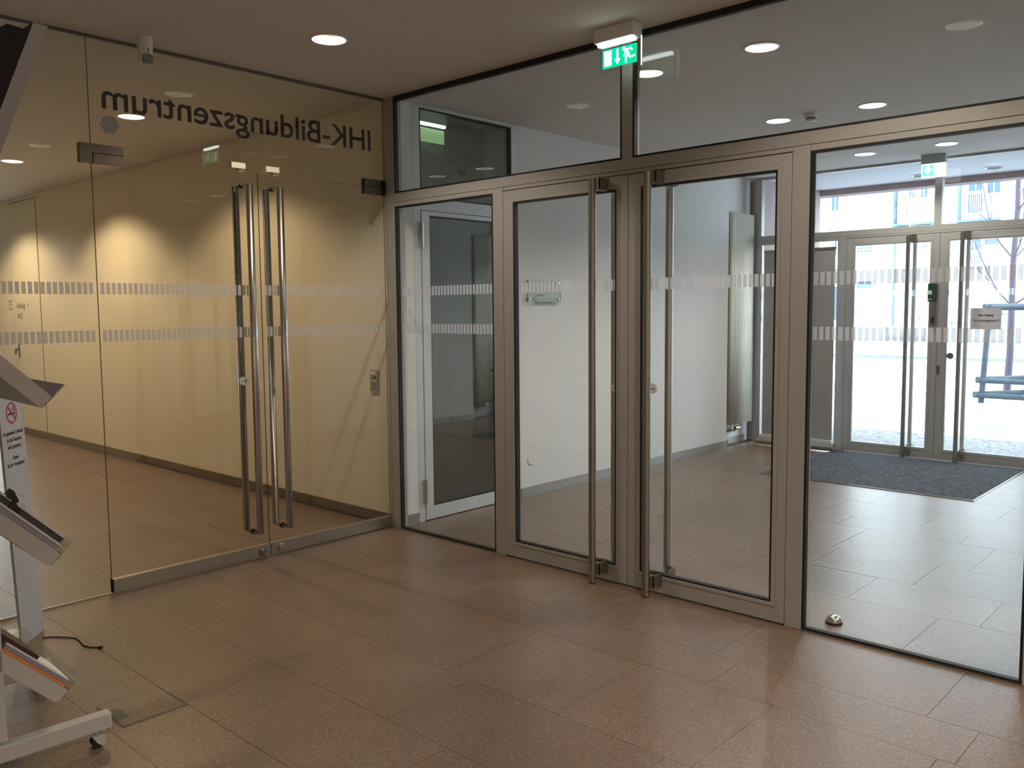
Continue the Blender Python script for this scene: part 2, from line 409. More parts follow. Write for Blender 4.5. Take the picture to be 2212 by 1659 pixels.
# ---------------------------------------------------------------- glazed metal front (used for the inner front and for the street front)
def front(y0, tn, wn, dn, where, hw, street=False):
    Y = y0
    fr = thing('trim_%d' % tn, (0, Y, 0), 'grey aluminium frame of the %s' % where, 'frame', kind=S)
    def B(nm, *b, m='alu', bevel=.0015):
        mb = MB()
        for q in b: mb.box(*q)
        return mb.build(nm, m, fr, bevel=bevel)
    X0, X1 = (.0, 4.10) if not street else (.075, 4.03)
    B('corner_post', (X0 + (.030 if not street else 0), .108 if not street else .155, Y, Y+.07, 0, 3))
    if not street: B('post_cover_strip', (0, .028, Y+.004, Y+.07, 0, 3))
    B('corner_post', (4.002 if not street else 3.95, X1, Y, Y+.07, 0, 3))
    g0 = .108 if not street else .155; g1 = 4.002 if not street else 3.95
    B('transom', (g0, g1, Y, Y+.07, 2.289, 2.348))
    B('mullion', (1.045, 1.129, Y, Y+.07, 0, 2.287))
    B('mullion', (2.981, 3.065, Y, Y+.07, 0, 2.287))
    B('head_bead', (g0, 1.043, Y+.002, Y+.06, 2.259, 2.287)); B('head_bead', (3.067, g1, Y+.002, Y+.06, 2.259, 2.287))
    B('head_strip', (1.131, 2.979, Y+.002, Y+.06, 2.267, 2.287))
    B('upper_mullion', (2.012, 2.080, Y, Y+.07, 2.348, 3)) if not street else B('upper_mullion', (1.99, 2.06, Y, Y+.07, 2.348, 3))
    B('sill', (g0, 1.045, Y-.004, Y+.05, 0, .006), (3.065, g1, Y-.004, Y+.05, 0, .006), m='steel', bevel=0)
    B('head_channel', (g0, g1, Y+.004, Y+.05, 2.978, 3), m='black' if not street else 'alu', bevel=0)
    B('shadow_gap', (g0, g1, Y+.02, Y+.05, 2.255, 2.35), (1.125, 1.137, Y+.02, Y+.05, 0.002, 2.27), (2.973, 2.985, Y+.02, Y+.05, .002, 2.27), m='black', bevel=0)
    um0, um1 = (2.012, 2.080) if not street else (1.99, 2.06)
    def win(n, x0, x1, z0, z1, lab, bands=()):
        w = thing('window_%d' % n, (x0, Y, z0), lab, 'window', kind=S)
        if not street or z0 < 1: ring(MB(), x0+.0005, x1-.0005, z0, z1, .011, Y+.002, Y+.032).build('gasket', 'black' if not street else 'alu', w)
        pane_y('pane', x0+.004, x1-.004, z0+.003, z1-.003, Y+.032, w)
        for z in bands: band_y(w, x0+.008, x1-.008, Y+.0315, z)
        return w
    n = wn
    win(n, g0, 1.045, .006, 2.259, 'narrow fixed glass pane with two dashed frosted bands, left of the double doors of the ' + where, (1.392, 1.646))
    win(n+1, 3.065, g1, .006, 2.259, 'wide clear fixed glass pane with two dashed bands right of the double doors of the ' + where, (1.392, 1.646))
    win(n+2, g0, um0, 2.348, 2.978, 'upper left glass pane above the doors of the ' + where)
    win(n+3, um1, g1, 2.348, 2.978, 'upper right glass pane above the doors of the ' + where)
    # doors
    for k, (x0, x1, a, b, hx) in enumerate([(1.132, 2.0535, 1.215, 1.978, hw[0]), (2.0575, 2.978, 2.138, 2.909, hw[1])]):
        side = ('left', 'right')[k]
        d = thing('door_%d' % (dn + k), (x0, Y, 0), '%s hand metal framed glass leaf of the %s' % (side, where), 'door', kind=S)
        zb, zt = .103, 2.192
        f = MB()
        f.box(x0, a-.02, Y, Y+.06, .008, 2.262); f.box(b+.02, x1, Y, Y+.06, .008, 2.262)
        f.box(a-.02, b+.02, Y, Y+.06, .008, zb-.02); f.box(a-.02, b+.02, Y, Y+.06, zt+.02, 2.262)
        f.build('leaf_frame', 'alu', d, bevel=.0015)
        ring(MB(), a-.0195, b+.0195, zb-.0195, zt+.0195, .0195, Y-.003, Y+.05).build('glazing_bead', 'alu', d, bevel=.0015)
        ring(MB(), a, b, zb, zt, .010, Y, Y+.032).build('gasket', 'black' if not street else 'alu', d)
        pane_y('pane', a+.004, b-.004, zb+.004, zt-.004, Y+.032, d)
        band_y(d, a+.008, b-.008, Y+.0315, 1.646)
        for sgn, yy, zlo in ((-1, Y-.08, .006), (1, Y+.13, .03)):
            h = MB().tube([(hx, yy, zlo), (hx, yy, 2.25)], .021, 20).build('handle_bar', 'steeld' if sgn < 0 else 'steel', d)
            br = MB(); x2 = hx + .048
            for z in (.055, 2.19):
                br.box(hx+.012, x2, min(yy, yy), yy+.006, z, z+.065); br.box(x2-.004, x2, min(yy, Y if sgn < 0 else Y+.06), max(yy, Y if sgn < 0 else Y+.06), z, z+.065)
                if sgn < 0:
                    br.box(hx+.01, x2+.004, Y-.006, Y, z-.004, z+.072)
                    br.lathe([(.009, -.016), (.009, -.006)], (hx+.03, Y, z+.045), 12, axis='y')
            br.build('handle_bracket', 'steeld', h)
        if not street:
            px = (1.956, 2.197)[k]; zz = (1.107, 1.115)[k]
            s = MB().lathe([(.028, -.004), (.028, 0)], (px, Y+.031, zz), 28, axis='y').build('push_disc', 'plastic', d)
            text_mesh('lettering', ('drücken', 'ziehen')[k], 'ink', s, .012, .0002, world=basis((px - x0, .0262, zz-.004), (1,0,0), (0,0,1)))
    return fr
front(0.0, 1, 3, 3, 'inner glass front', (1.873, 2.233))
front(5.32, 2, 7, 5, 'street entrance', (1.782, 2.282), street=True)
# extras on the street doors
t = thing('door_release_box', (2.005, 5.30, 1.37), 'dark green emergency release box with pictogram on the left street door', 'door alarm')
MB().box(1.965, 2.045, 5.285, 5.318, 1.59, 1.77).build('green_label', 'greenbox', t, bevel=.003)
MB().box(1.968, 2.005, 5.283, 5.285, 1.66, 1.70).build('pictogram', 'plastic', t)
MB().box(1.968, 2.002, 5.283, 5.285, 1.61, 1.616).build('white_line', 'plastic', t)
MB().box(1.985, 2.040, 5.290, 5.318, 1.37, 1.59).build('lower_box', 'steeld', t, bevel=.004)
MB().box(2.005, 2.030, 5.270, 5.290, 1.38, 1.44).build('key_switch', 'black', t, bevel=.003)
t = MB().box(2.062, 2.088, 5.308, 5.318, .87, .955).build('door_lock_plate', 'led', bevel=.003)
tag(t, 'small dark lock plate on the right street door', 'lock')
t = tag(MB().lathe([(.030, -.004), (.030, 0)], (2.176, 5.349, 1.053), 28, axis='y').build('push_disc', 'led'), 'round dark push disc on the glass of the right street door', 'disc')
text_mesh('lettering', 'drücken', 'plastic', t, .012, .0002, world=basis((2.176, 5.3445, 1.049), (1,0,0), (0,0,1)))
t = tag(MB().box(2.345, 2.618, 5.3475, 5.3485, 1.318, 1.522).build('paper_notice', 'paper'), 'white paper notice taped to the glass of the right street door', 'notice')
text_mesh('lettering', 'Kein Ausgang', 'ink', t, .030, .0003, world=basis((2.482, 5.3469, 1.445), (1,0,0), (0,0,1)), fit=.13, bold=.0006)
text_mesh('lettering', 'Tür ist alarmgesichert !!!', 'ink', t, .030, .0003, world=basis((2.482, 5.3469, 1.392), (1,0,0), (0,0,1)), fit=.235, bold=.0004)

# ---------------------------------------------------------------- frameless glass partition to the corridor (x = 0)
w1 = thing('window_1', (0, -2.7, 0), 'fixed full height glass panel left of the frameless doors', 'window', kind=S)
pane_x('pane', -3.39, -1.976, .008, 2.985, -.004, w1, t=.008)
for z in (1.392, 1.646): band_x(w1, -3.35, -1.99, .0056, z)
MB().box(-.008, .008, -3.4, -1.98, 0, .010).build('floor_channel', 'steel', w1)
w2 = thing('window_2', (0, -1, 2.4), 'glass panel over the frameless doors carrying the mirrored school name', 'window', kind=S)
pane_x('pane', -1.9745, -.002, 2.3925, 2.985, -.004, w2, t=.008)
text_mesh('lettering', 'IHK-Bildungszentrum', 'ink', w2, .198, .0008, world=basis((-.0065, -.003, .235), (0,-1,0), (0,0,1)), fit=1.80, bold=.002)
MB().lathe([(.001, 0), (.052, 0), (.052, .0006), (.001, .0006)], (.0062, -1.872, 2.55), 6, axis='x').build('sticker', film('pale_sticker', (.45, .55, .58), .45), w2)
solid('trim_3', 'thin dark ceiling channel holding the frameless glass', 'trim', 'led', (-.012, .012, -3.4, 0, 2.984, 3.0))
for k, (y0, y1, hy, nm) in enumerate([(-1.972, -.990, -1.095, 'left'), (-.986, -.006, -.885, 'right')]):
    d = thing('door_%d' % (k + 1), (0, y0, 0), 'frameless %s glass door leaf with long steel handle and steel bottom rail' % nm, 'door', kind=S)
    pane_x('pane', y0-.002, y1+.001, .078, 2.391, -.004, d, t=.008)
    for z in (1.392, 1.646): band_x(d, y0+.004, y1-.004, .0056, z)
    rl = MB().box(-.017, .017, y0+.002, y1-.002, .008, .084).build('bottom_rail', 'steel', d, bevel=.002)
    if k == 0: MB().box(-.014, .014, y0-.004, y0+.0015, .010, .084).build('rail_end_cap', 'black', d)
    ky, kz = ((-1.046, .040), (-.913, .045))[k]
    MB().lathe([(.027, .017), (.027, .024), (.022, .031)], (0, ky, kz), 24, axis='x').lathe([(.009, .030), (.009, .040)], (0, ky, kz), 16, axis='x').build('lock_knob', 'steeld' if k == 0 else 'steel', rl)
    for sx, m in ((1, 'steel'), (-1, 'steeld')):
        h = MB(); x = .08 * sx
        h.tube([(.0085*sx, hy, 2.305), (x, hy, 2.305), (x, hy, .178), (.0085*sx, hy, .178)], .0150, 18)
        hb = h.build('handle_bar', m, d)
        for hz in (2.305, .178): MB().tube([(.0045*sx, hy, hz), (.0085*sx, hy, hz)], .0172, 18).build('fixing_ring', 'black', hb)
    dy, dz = ((-1.136, 1.125), (-.833, 1.113))[k]
    s = MB().lathe([(.026, .005), (.026, .008)], (0, dy, dz), 28, axis='x').build('push_disc', 'plastic', d)
    text_mesh('lettering', ('ziehen', 'drücken')[k], 'ink', s, .012, .0002, world=basis((.0085, dy - y0, dz - .004), (0,1,0), (0,0,1)))
# patch fittings
t = thing('corner_fitting', (0, -2.0, 2.38), 'L shaped dark steel patch fitting joining the left glass panels', 'fitting')
MB().prism([(-2.038,2.337),(-1.975,2.337),(-1.975,2.391),(-1.809,2.391),(-1.809,2.437),(-2.038,2.437)], -.018, .020, 'x').build('upper_plate', 'fit', t, bevel=.001)
MB().box(-.018, .021, -1.970, -1.809, 2.337, 2.387).build('lower_plate', 'fit', t, bevel=.001)
MB().box(-.016, .018, -1.976, -1.808, 2.338, 2.392).build('shadow_joint', 'black', t)
t = thing('corner_fitting', (0, -.1, 2.39), 'two piece dark steel patch fitting beside the corner post', 'fitting')
MB().box(-.018, .020, -.181, -.045, 2.395, 2.443).build('upper_plate', 'fit', t, bevel=.001)
MB().box(-.018, .020, -.181, -.045, 2.342, 2.389).build('lower_plate', 'fit', t, bevel=.001)
MB().box(-.015, .017, -.183, -.001, 2.343, 2.442).build('bracket', 'black', t)
for k, (y0, lab) in enumerate([(-1.171, 'left'), (-.938, 'right')]):
    t = thing('door_stop', (0, y0, 2.4), '%s small steel stop block on the glass above the long handles' % lab, 'door stop', 'steel stop blocks on the glass')
    MB().box(-.02, .022, y0, y0+.092, 2.403, 2.437).build('block', 'stopm', t, bevel=.001)
    MB().box(-.012, .016, y0+.05, y0+.092, 2.388, 2.403).build('catch', 'steel', t, bevel=.001)

# ---------------------------------------------------------------- glazed side doors in the lobby walls (mirror pair)
def side_door(xf, s, n, where, pane_m):
    # xf wall face, s = +1 when the lobby lies towards +x
    a, b = xf, xf - .06 * s
    fr = thing('trim_%d' % (3 + n), (xf, .2, 0), 'light aluminium frame of the glazed side door in the %s lobby wall' % where, 'frame', kind=S)
    m = MB(); m.box(a, b, .207, .272, 0, 3); m.box(a, b, 1.235, 1.312, 0, 3); m.box(a, b, .272, 1.235, 2.262, 2.35); m.box(a, b, .272, 1.235, 2.978, 3)
    m.build('frame_profile', 'aluw', fr, bevel=.0015)
    w = thing('window_%d' % (10 + n), (xf, .27, 2.35), 'pane over the glazed side door in the %s lobby wall' % where, 'window', kind=S)
    ring_x(MB(), .2725, 1.2345, 2.3505, 2.9775, .012, a-.002*s, b+.02*s).build('gasket', 'black', w)
    pane_x('pane', .2745, 1.2325, 2.3525, 2.9755, a-.03*s, w, m=pane_m)
    d = thing('door_%d' % (6 + n), (xf, .275, 0), 'glazed light metal side door in the %s lobby wall' % where, 'door', kind=S)
    m = MB(); a2 = a + .004 * s
    m.box(a2, b, .276, .352, .006, 2.258); m.box(a2, b, 1.155, 1.232, .006, 2.258); m.box(a2, b, .352, 1.155, .006, .102); m.box(a2, b, .352, 1.155, 2.226, 2.258)
    m.build('leaf_frame', 'aluw', d, bevel=.0015)
    ring_x(MB(), .3525, 1.1545, .1025, 2.2255, .008, a2-.004*s, b+.02*s).build('gasket', 'black', d)
    pane_x('pane', .3545, 1.1525, .1045, 2.2235, a-.02*s, d, m=pane_m)
    for z0, z1 in ((1.994, 2.17), (.139, .312)):
        MB().tube([(a2+.012*s, .268, z0), (a2+.012*s, .268, z1)], .011, 14).build('hinge', 'steel', d)
    h = MB().tube([(a2, 1.19, 1.063), (a2+.05*s, 1.19, 1.063), (a2+.055*s, 1.07, 1.063)], .010, 12).build('lever_handle', 'led', d)
    MB().tube([(a2, 1.19, 1.063), (a2+.008*s, 1.19, 1.063)], .026, 20).build('rose', 'led', h)
side_door(.07, 1, 1, 'left', 'gtint')
side_door(4.03, -1, 2, 'right', 'glass')

# ---------------------------------------------------------------- radiators
def radiator(xf, s, label):
    t = thing('radiator', (xf, 5.02, .2), label, 'radiator')
    x1, x2 = xf + .05*s, xf + .095*s
    y0, y1 = 4.775, 5.285; n = 12
    for i in range(n):
        y = y0 + (y1 - y0) * (i + .5) / n
        MB().tube([(x1, y, .27), (x2, y, .245), (x2, y, 2.585), (x1, y, 2.575)], .0165, 10).tube([(x1, y, .26), (x1, y, 2.585)], .013, 8).build('tube', 'rad', t)
    for z in (.262, 2.58): MB().tube([((x1+x2)/2, y0-.012, z), ((x1+x2)/2, y1+.008, z)], .017, 14).build('header_pipe', 'rad', t)
    for q in (.10, .19): vo = MB().tube([((x1+x2)/2, y0+q, .245), ((x1+x2)/2, y0+q, .16), (xf+.001*s, y0+q, .16)], .010, 10).build('valve_pipe', 'brass', t)
    MB().tube([((x1+x2)/2, y0+.20, .185), ((x1+x2)/2+.01*s, y0+.28, .185)], .021, 14).build('valve_head', 'brass', vo)
radiator(-.03, 1, 'tall cream tubular radiator in the niche by the street front')
radiator(4.13, -1, 'second tall tubular radiator on the right lobby wall, mirrored in glass')

# ---------------------------------------------------------------- recessed downlights
def downlight(kind, loc, label, group, on=True, power=0, col=(1,1,1)):
    key = kind
    t = thing('downlight', (loc[0], loc[1], H), label, 'ceiling light', group)
    mb = MB(); P = [(.0895, -.0005), (.0895, -.006), (.1005, -.004), (.1005, -.0005)]
    mb.lathe(P, (0, 0, 0), 32, cap=False).build('trim_ring', 'plastic', t, local=True)
    r = MB(); n = 32; prof = [(.0885, -.001), (.082, .03), (.070, .065), (.052, .098)]
    r.lathe(prof, (0, 0, 0), n, cap=False); r.sm = [False] * len(r.f)
    rf = r.build('reflector', 'refl', t, local=True)
    if on:
        MB().lathe([(.046, .097), (.046, .094), (.001, .094)], (0, 0, 0), 24).build('lamp', 'lampc' if kind in 'cs' else 'lampw', rf, local=True)
        ld = bpy.data.lights.new('lamp_light', 'SPOT'); ld.energy = power; ld.color = col
        ld.spot_size = math.radians(134); ld.spot_blend = .35; ld.shadow_soft_size = .04
        lo = bpy.data.objects.new('lamp_light', ld); COL.objects.link(lo); lo.parent = t; lo.location = (0, 0, .045)
    else:
        MB().lathe([(.05, .097), (.05, .09), (.001, .09)], (0, 0, 0), 24).build('lamp', 'lens', rf, local=True)
    return t
POW = dict(w=62, h=190, k=105, c=42, s=110)
COLR = dict(w=(1, .87, .72), h=(1, .87, .72), k=(1, .73, .42), c=(1, .93, .84), s=(.88, .95, 1))
LBL = ['lit downlight in the brownish hall ceiling left of the exit sign', 'lit hall downlight right of the camera view, seen mirrored in the upper glass',
       'bright corridor downlight behind the lettering on the glass', 'corridor downlight farther away near the top left edge', 'farthest corridor downlight beyond the left frame edge',
       'lobby downlight just right of the upper mullion, half behind it', 'large lit lobby downlight right of the exit sign, nearest of the pair',
       'middle row lobby downlight left of the smoke detector', 'middle row lobby downlight right of the smoke detector',
       'lobby downlight of the far row, left one above the street doors', 'lobby downlight of the far row, right one near the far exit sign',
       'side room downlight behind the right lobby wall, left one', 'side room downlight behind the right lobby wall, right one',
       'added unseen downlight brightening the hall, right of the view', 'added unseen downlight brightening the hall, behind the camera to the right']
for (x, y, k), lab in zip(LAMPS, LBL):
    downlight(k, (x, y), lab, {'w': 'hall downlights', 'h': 'hall downlights', 'k': 'corridor downlights', 'c': 'lobby downlights', 's': 'side room downlights'}[k], True, POW[k] * (.6 if x == -1.73 else 1), COLR[k])
downlight('c', (2.229, 6.418), 'unlit soffit downlight outside, right of the far exit sign', 'soffit downlights', False)
downlight('c', (1.483, 6.423), 'unlit soffit downlight outside, partly behind the far exit sign', 'soffit downlights', False)

# ---------------------------------------------------------------- exit signs
EX = t = thing('exit_sign', (2.09, -.14, 3.0), 'lit green and white exit sign hanging before the inner glass front', 'exit sign')
MB().box(1.966, 2.215, -.172, -.085, 2.925, 2.9995).build('housing', 'plastic', t, bevel=.006)
tb = MB().tube([(1.985, -.150, 2.918), (2.20, -.150, 2.918)], .012, 14).build('tube', 'tube', t)
pl = MB().box(1.985, 2.245, -.140, -.135, 2.775, 2.922).build('acrylic_plate', 'acryl', t)
MB().box(2.243, 2.2465, -.1405, -.1345, 2.775, 2.922).build('plate_edge', 'whitel', pl)
sg = MB().box(2.004, 2.216, -.1425, -.1405, 2.797, 2.890).build('sign_face', 'greenl', t)
MB().box(2.004, 2.216, -.1349, -.1340, 2.797, 2.890).build('sign_back', 'greenback', t)
pm = MB(); yy = (-.1435, -.1426)
def pp(pts): pm.prism([(2.004 + u * .212, 2.797 + v * .093) for u, v in pts], yy[0], yy[1], 'y')
pp([(.055,.10),(.275,.10),(.275,.92),(.055,.92)])
pp([(.42,.92),(.48,.92),(.48,.38),(.54,.38),(.45,.08),(.36,.38),(.42,.38)])
import math as _m
pp([(.645+.050*_m.cos(a*_m.pi/8), .84+.11*_m.sin(a*_m.pi/8)) for a in range(16)])
def stroke(pts, w):
    for (u0, v0), (u1, v1) in zip(pts, pts[1:]):
        ax, az = (u1-u0)*.212, (v1-v0)*.093; l_ = math.hypot(ax, az); px_, pz_ = -az/l_*w/.212, ax/l_*w/.093; ex, ez = ax/l_*w*.7/.212, az/l_*w*.7/.093
        pp([(u0+px_-ex, v0+pz_-ez), (u1+px_+ex, v1+pz_+ez), (u1-px_+ex, v1-pz_+ez), (u0-px_-ex, v0-pz_-ez)])
stroke([(.70,.72),(.78,.50)], .0085); stroke([(.72,.76),(.85,.80),(.88,.68)], .0045); stroke([(.70,.66),(.67,.52),(.64,.46)], .0042)
stroke([(.76,.48),(.83,.32),(.95,.36)], .0050); stroke([(.76,.48),(.70,.32),(.70,.10)], .0050)
pm.build('pictogram', 'whitel', sg)
text_mesh('lettering', 'EXIT LIGHT', 'plastic', t, .008, .0002, world=basis((.0, .14 - .1415, -.214), (1,0,0), (0,0,1))).location = (-.05, 0, 0)
EX.location.x -= .014
t = thing('exit_sign', (2.04, 5.12, 3.0), 'far glowing pale green exit sign with arrow near the street doors', 'exit sign')
MB().box(1.925, 2.145, 5.09, 5.15, 2.915, 2.9995).build('housing', mat('grey_green_housing', (.40, .46, .46), .5), t, bevel=.003)
MB().box(1.930, 2.141, 5.095, 5.145, 2.785, 2.914).build('light_box', 'whitel', t, bevel=.002)
ff = MB().box(1.941, 2.040, 5.0935, 5.0945, 2.797, 2.902).build('green_field', 'greenf', t)
MB().prism([(1.974,2.895),(2.006,2.895),(2.006,2.866),(2.030,2.866),(1.990,2.806),(1.950,2.866),(1.974,2.866)], 5.0925, 5.0934, 'y').build('arrow', 'whitel', ff)
t = thing('exit_sign', (-.12, .54, 3.0), 'exit light glowing pale green behind the small pane over the side door', 'exit sign')
MB().box(-.165, -.085, .398, .692, 2.928, 2.9995).build('housing', 'plastic', t, bevel=.004)
MB().tube([(-.095, .415, 2.920), (-.095, .675, 2.920)], .011, 14).build('tube', 'tube', t)
MB().box(-.106, -.102, .405, .69, 2.775, 2.925).build('acrylic_plate', 'acryl', t)
MB().box(-.107, -.101, .400, .405, 2.775, 2.915).build('plate_edge', 'whitel', t)
MB().box(-.1015, -.100, .432, .672, 2.790, 2.892).build('sign_back', mat('pale_green_sign', (.5, .6, .4), .5, emit=(.55, .80, .36), es=.55), t)
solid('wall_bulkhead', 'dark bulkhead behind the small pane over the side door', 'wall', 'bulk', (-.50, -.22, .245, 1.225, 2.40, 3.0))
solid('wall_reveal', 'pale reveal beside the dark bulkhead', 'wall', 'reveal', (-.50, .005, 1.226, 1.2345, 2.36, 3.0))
# ---------------------------------------------------------------- sensors
t = thing('motion_sensor', (.165, -1.735, 3.0), 'white cylindrical motion sensor on the ceiling at the frameless glass', 'sensor')
MB().lathe([(.040, 0), (.038, -.10), (.034, -.125), (.026, -.136), (.001, -.138)], (.165, -1.735, 3.0), 28).build('body', 'plastic', t)
MB().prism([(-1.755,2.858),(-1.715,2.858),(-1.706,2.885),(-1.708,2.900),(-1.722,2.909),(-1.748,2.909),(-1.762,2.900),(-1.764,2.885)], .170, .2055, 'x').build('lens', 'lens', t, bevel=.003)
MB().box(.203, .2055, -1.737, -1.733, 2.915, 2.935).build('slot', 'ink', t)
t = thing('smoke_detector', (1.936, 2.55, 3.0), 'white smoke detector between the lobby downlights', 'smoke detector')
MB().lathe([(.055, 0), (.054, -.02), (.040, -.032)], (1.936, 2.55, 3.0), 28).build('base', 'plastic', t)
MB().lathe([(.036, -.032), (.036, -.044)], (1.936, 2.55, 3.0), 24).build('vent', 'led', t)
MB().lathe([(.040, -.044), (.036, -.056), (.001, -.058)], (1.936, 2.55, 3.0), 28).build('cap', 'plastic', t)

# ---------------------------------------------------------------- wall mounted pieces
t = thing('wall_sign', (.10, 1.59, 1.69), 'frosted glass wall sign on four steel standoffs on the white lobby wall', 'sign')
pane_x('glass_plate', 1.381, 1.80, 1.606, 1.786, .098, t, t=.006, m='acryl')
MB().box(.0975, .1045, 1.3795, 1.382, 1.605, 1.787).build('dark_edge', 'gedge', t)
for y in (1.402, 1.778):
    for z in (1.628, 1.765): MB().tube([(.07, y, z), (.110, y, z)], .009, 12).build('standoff', 'steel', t)
MB().box(.0965, .0978, 1.50, 1.796, 1.608, 1.642).build('green_strip', mat('pale_green', (.55, .61, .57), .5), t)
for i in range(3):
    for z in (1.683, 1.706): MB().box(.1045, .1052, 1.50+.045*i, 1.513+.045*i, z, z+.010).build('printed_icon', 'led', t)
text_mesh('lettering', 'Seminar', 'ink', t, .028, .0003, world=basis((.005, -.05, -.035), (0,1,0), (0,0,1)))
t = tag(MB().lathe([(.045, 0), (.045, .004), (.040, .006)], (.07, 1.446, .299), 32, axis='x').build('cover_plate', 'white'), 'round white blank cover low on the lobby wall', 'cover plate')
t = thing('control_panel', (-.21, .05, 1.03), 'grey intercom and switch panel on the corridor wall beside the corner post', 'panel')
MB().box(-.253, -.168, .036, .05, .952, 1.118).build('plate', 'steel', t, bevel=.003)
MB().box(-.240, -.182, .032, .036, 1.085, 1.108).build('display', 'plastic', t)
MB().box(-.238, -.205, .031, .036, 1.045, 1.075).build('key_field', 'lens', t)
MB().box(-.196, -.184, .030, .036, 1.05, 1.075).build('button', 'ink', t)
MB().box(-.240, -.182, .032, .036, .965, 1.03).build('reader', 'lens', t)
# flush door far down the corridor
d = thing('door_7', (-7.63, .05, 0), 'flush cream door in the corridor wall with dark lever', 'door', kind=S)
MB().box(-7.63, -6.72, .044, .0495, .01, 2.95).build('leaf', 'cream', d)
ring(MB(), -7.64, -6.71, .0, 2.96, .009, .046, .0498).build('shadow_gap', 'basec', d)
h = MB().tube([(-7.53, .044, 1.09), (-7.53, .0, 1.09), (-7.53, -.005, 1.02)], .012, 10).box(-7.55, -7.51, .036, .044, .98, 1.17).build('lever_handle', 'led', d)
text_mesh('lettering', 'Aufzug  >', 'led', d, .105, .0006, world=basis((.30, -.0068, 1.62), (1,0,0), (0,0,1)), fit=.42)
text_mesh('lettering', 'WC', 'led', d, .105, .0006, world=basis((.19, -.0068, 1.48), (1,0,0), (0,0,1)), fit=.19)
t = tag(MB().box(-7.85, -7.70, .045, .05, 1.60, 1.74).build('name_plate', 'cream'), 'small pale name plate with grey lines on the corridor wall', 'plate')
MB().box(-7.84, -7.71, .043, .045, 1.715, 1.723).box(-7.84, -7.71, .043, .045, 1.69, 1.698).box(-7.84, -7.71, .043, .045, 1.66, 1.668).box(-7.84, -7.71, .043, .045, 1.62, 1.628).build('printed_lines', 'led', t)

# ---------------------------------------------------------------- floor pieces
t = tag(MB().box(1.08, 2.89, 3.54, 5.255, .0004, .009).build('entrance_mat', 'mat'), 'large dark blue grey entrance mat before the street doors', 'mat')
ring_mb = MB(); ring_mb.box(1.07, 1.08, 3.53, 5.265, 0, .008); ring_mb.box(2.89, 2.90, 3.53, 5.265, 0, .008); ring_mb.box(1.08, 2.89, 3.53, 3.54, 0, .008)
ring_mb.build('edge_strip', 'steel', t)
rb = MB()
for i in range(44): rb.box(1.085, 2.885, 3.56 + i*.0385, 3.575 + i*.0385, .009, .0115)
rb.build('rib', 'mat', t)['kind'] = 'stuff'
t = thing('floor_door_stop', (3.147, .195, 0), 'small domed metal door stop on the floor behind the right glass pane', 'door stop')
MB().lathe([(.040, 0), (.040, .010)], (3.147, .195, 0), 28).build('rubber_base', 'black', t)
MB().lathe([(.037, .010), (.035, .022), (.027, .034), (.014, .041), (.001, .043)], (3.147, .195, 0), 28).build('dome', 'steel', t)
t = thing('floor_outlet', (1.477, -2.48, 0), 'rectangular floor outlet cover flush with the brown slabs beside the white foot', 'floor outlet')
MB().box(1.352, 1.603, -2.607, -2.354, .0004, .0012).build('frame', 'led', t)
MB().prism([(1.360,-2.600),(1.595,-2.600),(1.595,-2.362),(1.360,-2.362),(1.360,-2.50),(1.360,-2.600)][:4], .0012, .0022, 'z').build('lid', 'stone', t)
MB().box(1.435, 1.535, -2.600, -2.552, .0022, .0030).build('cable_flap', mat('flap', (.09, .09, .06), .5), t)
t = thing('power_cord', (.38, -2.47, 0), 'thin dark cable lying on the floor beside the narrow sign panel', 'cable')
MB().tube([(.415,-2.475,.004),(.44,-2.44,.004),(.50,-2.395,.004),(.545,-2.372,.004),(.60,-2.375,.004),(.66,-2.385,.004),(.71,-2.373,.004),(.745,-2.345,.004)], .0032, 8).build('cord', 'ink', t)
MB().tube([(.742,-2.348,.006),(.757,-2.337,.006)], .006, 8).build('plug', 'ink', t)

# roll up banner seen from behind
t = thing('roll_up_banner', (.67, 5.13, 0), 'grey roll up banner seen from its back beside the street doors', 'banner stand')
b = MB(); b.add([(.285,5.150,.10),(1.085,5.150,.10),(1.068,5.185,2.165),(.268,5.185,2.165),(.285,5.147,.10),(1.085,5.147,.10),(1.068,5.182,2.165),(.268,5.182,2.165)],
      [(0,1,2,3),(7,6,5,4),(0,4,5,1),(1,5,6,2),(2,6,7,3),(3,7,4,0)]); b.build('banner_sheet', 'banner', t)
MB().box(.262, 1.072, 5.174, 5.192, 2.150, 2.178).build('top_rail', 'steeld', t, bevel=.003)
MB().tube([(.25, 5.13, .055), (1.12, 5.13, .055)], .045, 20).build('cassette', 'steel', t)
MB().box(.27, 1.10, 5.10, 5.16, .085, .125).build('cassette_lip', 'aluw', t, bevel=.004)
MB().tube([(.665, 5.165, .08), (.66, 5.195, 2.15)], .008, 10).build('support_pole', 'steel', t)

